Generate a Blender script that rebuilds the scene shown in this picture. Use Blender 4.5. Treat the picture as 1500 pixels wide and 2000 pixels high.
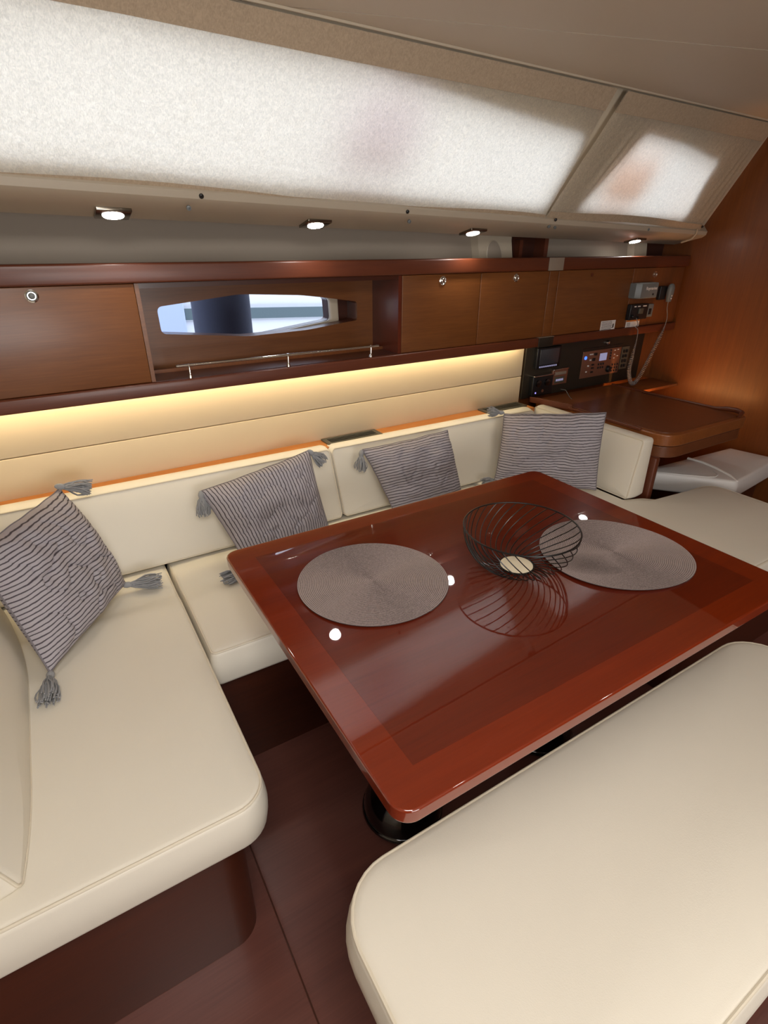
import bpy, bmesh, math, random
from math import sin, cos, pi, radians, sqrt, atan2
from mathutils import Vector, Matrix, noise
random.seed(7)
for o in list(bpy.data.objects): bpy.data.objects.remove(o)
SC = bpy.context.scene
COL = SC.collection

# ------------------------------------------------------------------ camera
cd = bpy.data.cameras.new('camera'); cam = bpy.data.objects.new('camera', cd); COL.objects.link(cam)
cd.sensor_fit = 'VERTICAL'; cd.sensor_height = 36.0; cd.lens = 1050.5 / 2000 * 36.0
cd.clip_start = 0.02
R = ((0.85381787, -0.52056637, 0.00238476), (-0.22991592, -0.38120354, -0.89544544), (0.46704786, 0.76399903, -0.44516489))
m = Matrix.Identity(4)
for i in range(3):
    m[i][0] = R[0][i]; m[i][1] = -R[1][i]; m[i][2] = -R[2][i]
m.translation = Vector((0, 0, 1.48))
cam.matrix_world = m
SC.camera = cam

# ------------------------------------------------------------------ view, sky, lights
SC.view_settings.view_transform = 'Standard'; SC.view_settings.look = 'None'
SC.view_settings.exposure = 0.0; SC.view_settings.gamma = 1.0
SC.view_settings.use_curve_mapping = False
W = bpy.data.worlds.new('sky'); SC.world = W; W.use_nodes = True
bg = W.node_tree.nodes['Background']; bg.inputs[0].default_value = (0.80, 0.88, 1.06, 1); bg.inputs[1].default_value = 3.6

def area(name, loc, target, size, power, color, sy=None):
    l = bpy.data.lights.new(name, 'AREA'); l.energy = power; l.color = color; l.size = size
    if sy: l.shape = 'RECTANGLE'; l.size_y = sy
    o = bpy.data.objects.new(name, l); COL.objects.link(o); o.location = loc
    o.rotation_euler = (Vector(target) - Vector(loc)).to_track_quat('-Z', 'Y').to_euler()
    return o
def spot(name, loc, power, color, radius=.02, angle=120, blend=.6, target=None):
    l = bpy.data.lights.new(name, 'SPOT'); l.energy = power; l.color = color; l.shadow_soft_size = radius
    l.spot_size = radians(angle); l.spot_blend = blend
    o = bpy.data.objects.new(name, l); COL.objects.link(o); o.location = loc
    if target: o.rotation_euler = (Vector(target) - Vector(loc)).to_track_quat('-Z', 'Y').to_euler()
    return o
# deck hatch daylight overhead; fill light behind, added and aimed up to brighten ceiling
area('hatch_light', (0.0, -0.1, 1.96), (0.1, 0.5, 0), 0.6, 23.5, (1.0, 0.97, 0.93), 0.6)
area('ceiling_fill_light', (0.4, -1.9, 1.1), (0.7, -0.2, 2.0), 1.3, 36, (1.0, 0.98, 0.96), 1.0)

# ------------------------------------------------------------------ materials
def new_mat(name):
    M = bpy.data.materials.new(name); M.use_nodes = True
    nt = M.node_tree; b = nt.nodes['Principled BSDF']
    return M, nt, b
def lin(r, g, b):
    f = lambda c: (c / 255) / 12.92 if c / 255 <= .04045 else (((c / 255) + .055) / 1.055) ** 2.4
    return (f(r), f(g), f(b), 1)
def simple(name, col, rough=.5, metal=0, coat=0, spec=.5, bump=0, bscale=400):
    M, nt, b = new_mat(name)
    b.inputs['Base Color'].default_value = col; b.inputs['Roughness'].default_value = rough
    b.inputs['Metallic'].default_value = metal; b.inputs['Coat Weight'].default_value = coat
    b.inputs['Specular IOR Level'].default_value = spec; b.inputs['Coat Roughness'].default_value = .04
    tc = nt.nodes.new('ShaderNodeTexCoord'); n = nt.nodes.new('ShaderNodeTexNoise')
    n.inputs['Scale'].default_value = bscale; n.inputs['Detail'].default_value = 4
    nt.links.new(tc.outputs['Object'], n.inputs['Vector'])
    if bump:
        bp = nt.nodes.new('ShaderNodeBump'); bp.inputs['Strength'].default_value = bump; bp.inputs['Distance'].default_value = .002
        nt.links.new(n.outputs['Fac'], bp.inputs['Height']); nt.links.new(bp.outputs['Normal'], b.inputs['Normal'])
    else:
        mr = nt.nodes.new('ShaderNodeMapRange'); mr.inputs['To Min'].default_value = max(0, rough - .03); mr.inputs['To Max'].default_value = rough + .03
        nt.links.new(n.outputs['Fac'], mr.inputs['Value']); nt.links.new(mr.outputs['Result'], b.inputs['Roughness'])
    return M
def wood(name, c1, c2, axis=0, rough=.35, coat=.3, croug=.1, scale=1.0, fine=.5, bump=.05):
    M, nt, b = new_mat(name)
    N = nt.nodes.new; L = nt.links.new
    tc = N('ShaderNodeTexCoord'); mp = N('ShaderNodeMapping')
    s = [34 * scale, 34 * scale, 34 * scale]; s[axis] = 1.6 * scale
    mp.inputs['Scale'].default_value = s
    L(tc.outputs['Object'], mp.inputs['Vector'])
    n1 = N('ShaderNodeTexNoise'); n1.inputs['Scale'].default_value = 1; n1.inputs['Detail'].default_value = 6; n1.inputs['Roughness'].default_value = .6
    n1.inputs['Distortion'].default_value = .4
    L(mp.outputs['Vector'], n1.inputs['Vector'])
    mp2 = N('ShaderNodeMapping'); s2 = [240, 240, 240]; s2[axis] = 9; mp2.inputs['Scale'].default_value = s2
    L(tc.outputs['Object'], mp2.inputs['Vector'])
    n2 = N('ShaderNodeTexNoise'); n2.inputs['Scale'].default_value = 1; n2.inputs['Detail'].default_value = 3
    L(mp2.outputs['Vector'], n2.inputs['Vector'])
    n3 = N('ShaderNodeTexNoise'); n3.inputs['Scale'].default_value = 2.2; n3.inputs['Detail'].default_value = 2
    L(tc.outputs['Object'], n3.inputs['Vector'])
    mx = N('ShaderNodeMix'); mx.data_type = 'FLOAT'; mx.inputs[0].default_value = fine
    L(n1.outputs['Fac'], mx.inputs[2]); L(n2.outputs['Fac'], mx.inputs[3])
    mx3 = N('ShaderNodeMix'); mx3.data_type = 'FLOAT'; mx3.inputs[0].default_value = .35
    L(mx.outputs[0], mx3.inputs[2]); L(n3.outputs['Fac'], mx3.inputs[3])
    cr = N('ShaderNodeValToRGB'); cr.color_ramp.elements[0].position = .36; cr.color_ramp.elements[1].position = .64
    cr.color_ramp.elements[0].color = c1; cr.color_ramp.elements[1].color = c2
    L(mx3.outputs[0], cr.inputs['Fac']); L(cr.outputs['Color'], b.inputs['Base Color'])
    bp = N('ShaderNodeBump'); bp.inputs['Strength'].default_value = bump; bp.inputs['Distance'].default_value = .001
    L(n2.outputs['Fac'], bp.inputs['Height'])
    if bump: L(bp.outputs['Normal'], b.inputs['Normal'])
    else: b.inputs['Specular IOR Level'].default_value = .1; b.inputs['Coat IOR'].default_value = 1.75
    b.inputs['Roughness'].default_value = rough; b.inputs['Coat Weight'].default_value = coat; b.inputs['Coat Roughness'].default_value = croug
    return M
def emit(name, col, s):
    M, nt, b = new_mat(name)
    b.inputs['Base Color'].default_value = (0, 0, 0, 1)
    b.inputs['Emission Color'].default_value = col; b.inputs['Emission Strength'].default_value = s
    return M
def leather(name, col, rough=.45):
    M, nt, b = new_mat(name); N = nt.nodes.new; L = nt.links.new
    tc = N('ShaderNodeTexCoord')
    v = N('ShaderNodeTexVoronoi'); v.inputs['Scale'].default_value = 520; L(tc.outputs['Object'], v.inputs['Vector'])
    n = N('ShaderNodeTexNoise'); n.inputs['Scale'].default_value = 5; n.inputs['Detail'].default_value = 3; L(tc.outputs['Object'], n.inputs['Vector'])
    ad = N('ShaderNodeMath'); ad.operation = 'MULTIPLY_ADD'; ad.inputs[1].default_value = .15; L(v.outputs['Distance'], ad.inputs[0]); L(n.outputs['Fac'], ad.inputs[2])
    bp = N('ShaderNodeBump'); bp.inputs['Strength'].default_value = .10; bp.inputs['Distance'].default_value = .006
    L(ad.outputs[0], bp.inputs['Height']); L(bp.outputs['Normal'], b.inputs['Normal'])
    cr = N('ShaderNodeMix'); cr.data_type = 'RGBA'; cr.inputs[6].default_value = col; cr.inputs[7].default_value = tuple(c * .93 for c in col[:3]) + (1,)
    L(n.outputs['Fac'], cr.inputs[0]); L(cr.outputs[2], b.inputs['Base Color'])
    b.inputs['Roughness'].default_value = rough; b.inputs['Specular IOR Level'].default_value = .35
    return M
def curtain_mat(name, col, trans, bump=.5):
    M, nt, b = new_mat(name); N = nt.nodes.new; L = nt.links.new
    out = [n for n in nt.nodes if n.type == 'OUTPUT_MATERIAL'][0]
    tc = N('ShaderNodeTexCoord')
    n = N('ShaderNodeTexNoise'); n.inputs['Scale'].default_value = 38; n.inputs['Detail'].default_value = 5; n.inputs['Roughness'].default_value = .6; L(tc.outputs['Object'], n.inputs['Vector'])
    mpw = N('ShaderNodeMapping'); mpw.inputs['Scale'].default_value = (700, 170, 170); L(tc.outputs['Object'], mpw.inputs['Vector'])
    w = N('ShaderNodeTexNoise'); w.inputs['Scale'].default_value = 1; w.inputs['Detail'].default_value = 2; L(mpw.outputs['Vector'], w.inputs['Vector'])
    ad = N('ShaderNodeMath'); ad.operation = 'MULTIPLY_ADD'; ad.inputs[1].default_value = .25; L(w.outputs['Fac'], ad.inputs[0]); L(n.outputs['Fac'], ad.inputs[2])
    bp = N('ShaderNodeBump'); bp.inputs['Strength'].default_value = bump; bp.inputs['Distance'].default_value = .008
    L(ad.outputs[0], bp.inputs['Height'])
    mr = N('ShaderNodeMapRange'); mr.inputs['From Min'].default_value = .38; mr.inputs['From Max'].default_value = .62; mr.inputs['To Min'].default_value = .80; mr.inputs['To Max'].default_value = 1.0
    g2 = N('ShaderNodeTexNoise'); g2.inputs['Scale'].default_value = 120; g2.inputs['Detail'].default_value = 4; g2.inputs['Distortion'].default_value = 1.2; L(tc.outputs['Object'], g2.inputs['Vector'])
    mxg = N('ShaderNodeMix'); mxg.data_type = 'FLOAT'; mxg.inputs[0].default_value = .55; L(w.outputs['Fac'], mxg.inputs[2]); L(g2.outputs['Fac'], mxg.inputs[3])
    L(mxg.outputs[0], mr.inputs['Value'])
    cm = N('ShaderNodeMix'); cm.data_type = 'RGBA'; cm.blend_type = 'MULTIPLY'; cm.inputs[0].default_value = 1; cm.inputs[6].default_value = col
    L(mr.outputs['Result'], cm.inputs[7])
    d = N('ShaderNodeBsdfDiffuse'); t = N('ShaderNodeBsdfTranslucent'); mix = N('ShaderNodeMixShader'); mix.inputs[0].default_value = trans
    for q in (d, t):
        L(cm.outputs[2], q.inputs['Color']); L(bp.outputs['Normal'], q.inputs['Normal'])
    L(d.outputs[0], mix.inputs[1]); L(t.outputs[0], mix.inputs[2]); L(mix.outputs[0], out.inputs['Surface'])
    return M
def stripe_mat(name):
    M, nt, b = new_mat(name); N = nt.nodes.new; L = nt.links.new
    uv = N('ShaderNodeUVMap'); uv.uv_map = 'UVMap'
    sx = N('ShaderNodeSeparateXYZ'); L(uv.outputs['UV'], sx.inputs[0])
    n = N('ShaderNodeTexNoise'); n.inputs['Scale'].default_value = .45; n.inputs['Detail'].default_value = 2; L(uv.outputs['UV'], n.inputs['Vector'])
    a = N('ShaderNodeMath'); a.operation = 'MULTIPLY_ADD'; a.inputs[1].default_value = .5; L(n.outputs['Fac'], a.inputs[0]); L(sx.outputs['X'], a.inputs[2])
    f = N('ShaderNodeMath'); f.operation = 'FRACT'; L(a.outputs[0], f.inputs[0])
    p = N('ShaderNodeMath'); p.operation = 'PINGPONG'; p.inputs[1].default_value = .5; L(f.outputs[0], p.inputs[0])
    n2 = N('ShaderNodeTexNoise'); n2.inputs['Scale'].default_value = 14; n2.inputs['Detail'].default_value = 3; L(uv.outputs['UV'], n2.inputs['Vector'])
    a2 = N('ShaderNodeMath'); a2.operation = 'MULTIPLY_ADD'; a2.inputs[1].default_value = .12; L(n2.outputs['Fac'], a2.inputs[0]); L(p.outputs[0], a2.inputs[2])
    cr = N('ShaderNodeValToRGB'); e = cr.color_ramp.elements
    e[0].position = .15; e[0].color = lin(84, 78, 84); e[1].position = .24; e[1].color = lin(184, 178, 184)
    L(a2.outputs[0], cr.inputs['Fac'])
    mx = N('ShaderNodeMix'); mx.data_type = 'RGBA'; mx.blend_type = 'MULTIPLY'; mx.inputs[0].default_value = .35
    L(cr.outputs['Color'], mx.inputs[6]); L(n2.outputs['Color'], mx.inputs[7])
    L(mx.outputs[2], b.inputs['Base Color'])
    bp = N('ShaderNodeBump'); bp.inputs['Strength'].default_value = .4; bp.inputs['Distance'].default_value = .002; L(a2.outputs[0], bp.inputs['Height']); L(bp.outputs['Normal'], b.inputs['Normal'])
    b.inputs['Roughness'].default_value = .9; b.inputs['Specular IOR Level'].default_value = .15
    return M

WD_LOCK = wood('locker_cherry', lin(102, 57, 23), lin(126, 75, 33), 0, .40, .2, .2)
WD_RAIL = wood('rail_mahogany', lin(84, 38, 20), lin(102, 50, 26), 0, .42, .12, .15)
WD_GLOSS = wood('glossy_side_panel', lin(84, 32, 18), lin(100, 42, 24), 0, .3, 1, .12)
WD_BULK = wood('bulkhead_cherry', lin(100, 53, 22), lin(124, 70, 29), 2, .42, .1, .2, 1.2)
WD_DARK = wood('base_mahogany', lin(56, 23, 11), lin(72, 31, 15), 0, .38, .3, .15)
WD_DESK = wood('desk_teak', lin(114, 62, 27), lin(144, 84, 40), 1, .3, .5, .1)
WD_SHELF = wood('shelf_teak', lin(176, 108, 50), lin(200, 130, 66), 0, .6, 0, .3)
WD_LID = wood('desk_lid_wood', lin(92, 50, 26), lin(110, 62, 33), 1, .35, .2, .2)
WD_FLOOR = wood('floor_sole', lin(90, 52, 46), lin(112, 68, 58), 0, .36, .25, .2, .5, .4, .08)
WD_TAB = wood('table_border_lacquer', lin(108, 32, 7), lin(124, 40, 10), 0, .3, 1, .02, 1, .4, .0)
WD_INL = wood('table_inlay_lacquer', lin(88, 25, 8), lin(104, 32, 10), 0, .3, 1, .02, 1, .4, .0)
LEA = leather('cream_leather', lin(228, 221, 206))
LEA_PIPE = leather('cream_piping', lin(220, 210, 190))
LEA_GREY = leather('pale_grey_leather', lin(226, 222, 219))
LEA_WHITE = simple('white_piping', lin(245, 240, 235), .4)
PANEL_CREAM = leather('cream_panel_vinyl', lin(226, 205, 170), .5)
GEL = simple('gelcoat_beige', lin(196, 184, 164), .35, bump=.02, bscale=60)
GREYLIN = simple('grey_lining', lin(160, 148, 134), .7, bump=.05, bscale=200)
CEIL = simple('ceiling_vinyl', lin(200, 186, 166), .6, bump=.03, bscale=150)
CHROME = simple('chrome', (.8, .78, .75, 1), .12, 1)
BLACKG = simple('gloss_black', (.004, .004, .004, 1), .08, 0, 1)
BLACK = simple('black_plastic', (.01, .01, .011, 1), .35)
DKGREY = simple('vent_grey', lin(84, 80, 70), .45)
GREYPL = simple('grey_plastic', lin(112, 116, 116), .4)
GREYCOV = simple('grey_cover', lin(140, 126, 112), .35)
WIRE = simple('black_wire', (.006, .006, .006, 1), .3)
CREAMP = simple('cream_plate', lin(236, 224, 196), .5)
COPPER = simple('bronze_panel', lin(150, 108, 88), .3, .6)
PANDK = simple('dark_anodised', lin(60, 54, 46), .38, .5)
SCREEN = simple('lcd_screen', lin(60, 62, 68), .15, 0, .5)
WHITE = simple('white_sticker', lin(230, 224, 220), .5)
INK = simple('sticker_ink', lin(60, 55, 55), .6)
ORANGE = simple('sticker_orange', lin(200, 120, 50), .6)
LCDW = emit('backlit_lcd', lin(190, 185, 225), .5)
LEDB = emit('blue_led', (.05, .15, 1, 1), 2.5)
LEDV = emit('violet_led', (.3, .25, 1, 1), 2.0)
GLASS, _nt, _b = new_mat('window_glass')
_b.inputs['Base Color'].default_value = (.95, .98, 1, 1); _b.inputs['Transmission Weight'].default_value = 1; _b.inputs['Roughness'].default_value = 0; _b.inputs['IOR'].default_value = 1.02
CURT = curtain_mat('curtain_linen', lin(240, 229, 209), .55, .9)
HEM = curtain_mat('curtain_hem_linen', lin(190, 170, 146), .06, .25)
STRIPE = stripe_mat('striped_cotton')
TASS = simple('grey_yarn', lin(148, 149, 152), .9, bump=.2, bscale=300)
def mat_coil():
    M, nt, b = new_mat('woven_mat'); N = nt.nodes.new; L = nt.links.new
    tc = N('ShaderNodeTexCoord'); uv = N('ShaderNodeUVMap'); uv.uv_map = 'UVMap'; mu = N('ShaderNodeSeparateXYZ'); L(uv.outputs['UV'], mu.inputs[0])
    pp = N('ShaderNodeMath'); pp.operation = 'PINGPONG'; pp.inputs[1].default_value = .5; L(mu.outputs[0], pp.inputs[0])
    n = N('ShaderNodeTexNoise'); n.inputs['Scale'].default_value = 420; n.inputs['Detail'].default_value = 3; L(tc.outputs['Object'], n.inputs['Vector'])
    a = N('ShaderNodeMath'); a.operation = 'MULTIPLY_ADD'; a.inputs[1].default_value = .4; L(n.outputs['Fac'], a.inputs[0]); L(pp.outputs[0], a.inputs[2])
    cr = N('ShaderNodeValToRGB'); e = cr.color_ramp.elements; e[0].position = .22; e[0].color = lin(84, 73, 71); e[1].position = .45; e[1].color = lin(164, 148, 144)  # shade in the grooves between coils is put into the colour
    L(a.outputs[0], cr.inputs['Fac']); L(cr.outputs['Color'], b.inputs['Base Color']); b.inputs['Roughness'].default_value = .8
    bp = N('ShaderNodeBump'); bp.inputs['Strength'].default_value = .6; bp.inputs['Distance'].default_value = .001; L(a.outputs[0], bp.inputs['Height']); L(bp.outputs['Normal'], b.inputs['Normal'])
    return M
MAT = mat_coil()
LEDSTRIP = emit('warm_led_strip', (1.0, .84, .52, 1), 24)
DOWN = emit('downlight_lens', (1, .97, .92, 1), 60)
WHITEHULL = simple('white_hull_paint', lin(232, 236, 240), .4)
GREYHULL = simple('grey_stripe_paint', lin(96, 112, 116), .5, bump=.4, bscale=60)
PALEBL = simple('pale_blue_cover', lin(176, 190, 222), .7)
PILE = simple('dark_navy_sleeve', lin(44, 48, 66), .9, bump=.4, bscale=90)
ORANGEF = simple('orange_float', lin(240, 90, 50), .5)
DARKF = simple('dark_deck_bag', lin(70, 70, 84), .8)

# ------------------------------------------------------------------ mesh helpers
class MB:
    def __init__(s): s.v = []; s.f = []; s.uv = None
    def add(s, vs, fs):
        k = len(s.v); s.v += [tuple(p) for p in vs]; s.f += [tuple(i + k for i in f) for f in fs]; return s
    def box(s, x0, x1, y0, y1, z0, z1, r=0, fn=None):
        if r > 0:
            bm = bmesh.new(); bmesh.ops.create_cube(bm, size=1)
            for v in bm.verts: v.co = Vector(((x0 + x1) / 2 + v.co.x * (x1 - x0), (y0 + y1) / 2 + v.co.y * (y1 - y0), (z0 + z1) / 2 + v.co.z * (z1 - z0)))
            bmesh.ops.bevel(bm, geom=bm.edges[:], offset=min(r, .49 * min(x1 - x0, y1 - y0, z1 - z0)), segments=3, profile=.5, affect='EDGES')
            bm.verts.index_update()
            vs = [v.co[:] for v in bm.verts]; fs = [tuple(q.index for q in f.verts) for f in bm.faces]; bm.free()
        else:
            vs = [(x, y, z) for z in (z0, z1) for y in (y0, y1) for x in (x0, x1)]
            fs = [(0, 2, 3, 1), (4, 5, 7, 6), (0, 1, 5, 4), (2, 6, 7, 3), (0, 4, 6, 2), (1, 3, 7, 5)]
        if fn: vs = [fn(*p) for p in vs]
        return s.add(vs, fs)
    def tube(s, pts, r, n=8, closed=False, caps=True):
        pts = [Vector(p) for p in pts]; m_ = len(pts); vs = []; fs = []
        prev = None
        for i, p in enumerate(pts):
            if closed: t = pts[(i + 1) % m_] - pts[i - 1]
            else: t = pts[min(i + 1, m_ - 1)] - pts[max(i - 1, 0)]
            t.normalize()
            if prev is None:
                a = Vector((0, 0, 1)) if abs(t.z) < .9 else Vector((1, 0, 0)); nrm = t.cross(a).normalized()
            else: nrm = (prev - t * prev.dot(t)).normalized()
            prev = nrm; bn = t.cross(nrm)
            rr = r[i] if isinstance(r, (list, tuple)) else r
            for k in range(n):
                a = 2 * pi * k / n; vs.append(p + nrm * cos(a) * rr + bn * sin(a) * rr)
        for i in range(m_ if closed else m_ - 1):
            j = (i + 1) % m_
            for k in range(n):
                l = (k + 1) % n; fs.append((i * n + k, i * n + l, j * n + l, j * n + k))
        if caps and not closed: fs.append(tuple(range(n))[::-1]); fs.append(tuple((m_ - 1) * n + k for k in range(n)))
        return s.add(vs, fs)
    def lathe(s, prof, c, n=32, axis=None, fn=None):
        vs = []; fs = []; m_ = len(prof)
        for (r, z) in prof:
            for k in range(n):
                a = 2 * pi * k / n; p = (r * cos(a), r * sin(a), z)
                if fn: p = fn(*p)
                vs.append((p[0] + c[0], p[1] + c[1], p[2] + c[2]))
        for i in range(m_ - 1):
            for k in range(n):
                l = (k + 1) % n; fs.append((i * n + k, i * n + l, (i + 1) * n + l, (i + 1) * n + k))
        fs.append(tuple(range(n))[::-1]); fs.append(tuple((m_ - 1) * n + k for k in range(n)))
        return s.add(vs, fs)
    def prism(s, poly, fn):
        """poly: 2D points; fn(p, t) -> world for t in (0, 1)"""
        n = len(poly)
        vs = [fn(p, 0) for p in poly] + [fn(p, 1) for p in poly]
        fs = [tuple(range(n))[::-1], tuple(range(n, 2 * n))] + [(i, (i + 1) % n, n + (i + 1) % n, n + i) for i in range(n)]
        return s.add(vs, fs)
    def mesh(s, name, off=(0, 0, 0)):
        me = bpy.data.meshes.new(name)
        me.from_pydata([(p[0] - off[0], p[1] - off[1], p[2] - off[2]) for p in s.v], [], s.f)
        bm = bmesh.new(); bm.from_mesh(me); bmesh.ops.recalc_face_normals(bm, faces=bm.faces[:]); bm.to_mesh(me); bm.free()
        if s.uv:
            ul = me.uv_layers.new(name='UVMap')
            for l in me.loops: ul.data[l.index].uv = s.uv[l.vertex_index]
        return me
ROOT = {}
def props(o, label=None, cat=None, group=None, kind=None):
    if label: o['label'] = label
    if cat: o['category'] = cat
    if group: o['group'] = group
    if kind: o['kind'] = kind
    return o
def smooth(me, ang=40):
    for p in me.polygons: p.use_smooth = True
    me.set_sharp_from_angle(angle=radians(ang))
def thing(name, label, cat, loc, group=None):
    o = bpy.data.objects.new(name, None); COL.objects.link(o); o.location = loc; o.empty_display_size = .05
    ROOT[o.name] = Vector(loc); return props(o, label, cat, group)
def part(name, mb, mat, parent, label=None, kind=None, sm=True, ang=40):
    off = ROOT[parent.name] if parent else Vector((0, 0, 0))
    me = mb.mesh(name, off); me.materials.append(mat)
    if sm: smooth(me, ang)
    o = bpy.data.objects.new(name, me); COL.objects.link(o)
    if parent: o.parent = parent
    ROOT[o.name] = off
    if label: o['label'] = label
    if kind: o['kind'] = kind
    return o
def single(name, mb, mat, label, cat, group=None, kind=None, sm=True, ang=40):
    xs = [p[0] for p in mb.v]; ys = [p[1] for p in mb.v]; zs = [p[2] for p in mb.v]
    c = Vector(((min(xs) + max(xs)) / 2, (min(ys) + max(ys)) / 2, min(zs)))
    me = mb.mesh(name, c); me.materials.append(mat)
    if sm: smooth(me, ang)
    o = bpy.data.objects.new(name, me); COL.objects.link(o); o.location = c; ROOT[o.name] = c
    return props(o, label, cat, group, kind)
def struct(name, mb, mat, sm=True, ang=40):
    o = single(name, mb, mat, None, None, None, 'structure', sm, ang); return o
def flatten(o):   # weighted normals keep the big faces flat beside their bevels
    w = o.modifiers.new('weighted_normals', 'WEIGHTED_NORMAL'); w.weight = 100; w.keep_sharp = True; return o
def plate(outer, holes, depth, bevel=.0, res=2):
    """filled 2D outline with holes, thickness depth (w from 0 to depth); returns (verts, faces) in (u, v, w)"""
    cu = bpy.data.curves.new('t', 'CURVE'); cu.dimensions = '2D'; cu.fill_mode = 'BOTH'
    for pl in [outer] + list(holes):
        sp = cu.splines.new('POLY'); sp.points.add(len(pl) - 1); sp.use_cyclic_u = True
        for i, p in enumerate(pl): sp.points[i].co = (p[0], p[1], 0, 1)
    cu.extrude = max(0, depth / 2 - bevel); cu.bevel_depth = bevel; cu.offset = -bevel; cu.bevel_resolution = res
    ob = bpy.data.objects.new('t', cu); COL.objects.link(ob)
    dg = bpy.context.evaluated_depsgraph_get(); dg.update()
    me = bpy.data.meshes.new_from_object(ob.evaluated_get(dg))
    vs = [(v.co.x, v.co.y, v.co.z + depth / 2) for v in me.vertices]; fs = [tuple(p.vertices) for p in me.polygons]
    bpy.data.objects.remove(ob); bpy.data.curves.remove(cu); bpy.data.meshes.remove(me)
    # merge coincident verts
    bm = bmesh.new(); bv = [bm.verts.new(v) for v in vs]
    for f in fs:
        try: bm.faces.new([bv[i] for i in f])
        except ValueError: pass
    bmesh.ops.remove_doubles(bm, verts=bm.verts[:], dist=1e-5); bm.verts.index_update()
    vs = [v.co[:] for v in bm.verts]; fs = [tuple(q.index for q in f.verts) for f in bm.faces]; bm.free()
    return vs, fs
def addplate(mb, outer, holes, depth, fn, bevel=0.0, res=2):
    vs, fs = plate(outer, holes, depth, bevel, res); return mb.add([fn(*p) for p in vs], fs)
def text_mb(s, size, depth, fn):
    cu = bpy.data.curves.new('t', 'FONT'); cu.body = s; cu.size = size; cu.extrude = depth / 2; cu.align_x = 'CENTER'; cu.align_y = 'CENTER'; cu.resolution_u = 3
    ob = bpy.data.objects.new('t', cu); COL.objects.link(ob)
    dg = bpy.context.evaluated_depsgraph_get(); dg.update()
    me = bpy.data.meshes.new_from_object(ob.evaluated_get(dg))
    mb = MB(); mb.add([fn(*v.co) for v in me.vertices], [tuple(p.vertices) for p in me.polygons])
    bpy.data.objects.remove(ob); bpy.data.curves.remove(cu); bpy.data.meshes.remove(me); return mb
def rrect(x0, x1, y0, y1, r, seg=.05, nc=8):
    """dense ccw outline, r = (bl, br, tr, tl)"""
    if not isinstance(r, (tuple, list)): r = (r,) * 4
    r = [max(q, .0005) for q in r]
    cs = [((x0 + r[0], y0 + r[0]), pi, r[0]), ((x1 - r[1], y0 + r[1]), 1.5 * pi, r[1]), ((x1 - r[2], y1 - r[2]), 0, r[2]), ((x0 + r[3], y1 - r[3]), .5 * pi, r[3])]
    P = []
    for (c, a0, rr) in cs:
        for k in range(nc + 1):
            a = a0 + .5 * pi * k / nc; P.append((c[0] + rr * cos(a), c[1] + rr * sin(a)))
    return densify(P, seg)
def densify(P, seg):
    out = []
    for i, p in enumerate(P):
        q = P[(i + 1) % len(P)]; d = math.dist(p, q); n = max(1, int(math.ceil(d / seg)))
        for k in range(n): out.append((p[0] + (q[0] - p[0]) * k / n, p[1] + (q[1] - p[1]) * k / n))
    return out
def rpoly(pts, radii, seg=.05, nc=8):
    """rounded polygon, ccw"""
    n = len(pts); P = []
    for i in range(n):
        p = Vector(pts[i]); a = Vector(pts[i - 1]) - p; b = Vector(pts[(i + 1) % n]) - p
        la, lb = a.length, b.length; a.normalize(); b.normalize(); r = radii[i] if isinstance(radii, (list, tuple)) else radii
        ang = a.angle(b); t = min(r / math.tan(ang / 2), la * .49, lb * .49)
        A = p + a * t; B = p + b * t
        for k in range(nc + 1):
            s = k / nc; P.append(tuple((1 - s) ** 2 * A + 2 * s * (1 - s) * p + s * s * B))
    return densify(P, seg)
def normals2(P):
    n = len(P); out = []
    for i in range(n):
        t = Vector(P[(i + 1) % n]) - Vector(P[i - 1]); t.normalize(); out.append(Vector((t.y, -t.x)))
    return out
def cushion(outline, t0, t1, r=.02, crown=.01, bulge=.006, fn=None, hf=None, rings=14):
    """soft slab: outline in (u,v), thickness w t0..t1, rounded rims, crowned top"""
    P = [Vector(p) for p in outline]; N = normals2(outline); n = len(P)
    c = sum(P, Vector((0, 0))) / n
    prof = []
    for k in range(5):
        a = pi / 2 * k / 4; prof.append((r * (1 - sin(a)), t0 + r * (1 - cos(a))))
    for k in range(1, 4):
        s = k / 4; prof.append((-bulge * sin(pi * s), t0 + r + (t1 - t0 - 2 * r) * s))
    for k in range(5):
        a = pi / 2 * k / 4; prof.append((r * (1 - cos(a)), t1 - r + r * sin(a)))
    vs = [];
    for (ins, w) in prof:
        for p, nn in zip(P, N):
            q = p - nn * ins; vs.append((q.x, q.y, w))
    base = [p - nn * r for p, nn in zip(P, N)]
    for k in range(1, rings):
        s = 1 - k / rings
        s2 = s ** .8
        for p in base:
            q = c + (p - c) * s2; vs.append((q.x, q.y, t1 + crown * (1 - s2 ** 4)))
    vs.append((c.x, c.y, t1 + crown)); top = len(vs) - 1
    vs.append((c.x, c.y, t0)); bot = len(vs) - 1
    fs = []; nr = len(prof) + rings - 1
    for i in range(nr - 1):
        for k in range(n):
            l = (k + 1) % n; fs.append((i * n + k, i * n + l, (i + 1) * n + l, (i + 1) * n + k))
    for k in range(n):
        l = (k + 1) % n; fs.append(((nr - 1) * n + k, (nr - 1) * n + l, top)); fs.append((l, k, bot))
    if hf: vs = [(u, v, w + (hf(u, v) if w > (t0 + t1) / 2 else 0)) for u, v, w in vs]
    if fn: vs = [fn(*p) for p in vs]
    return MB().add(vs, fs)
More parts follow.
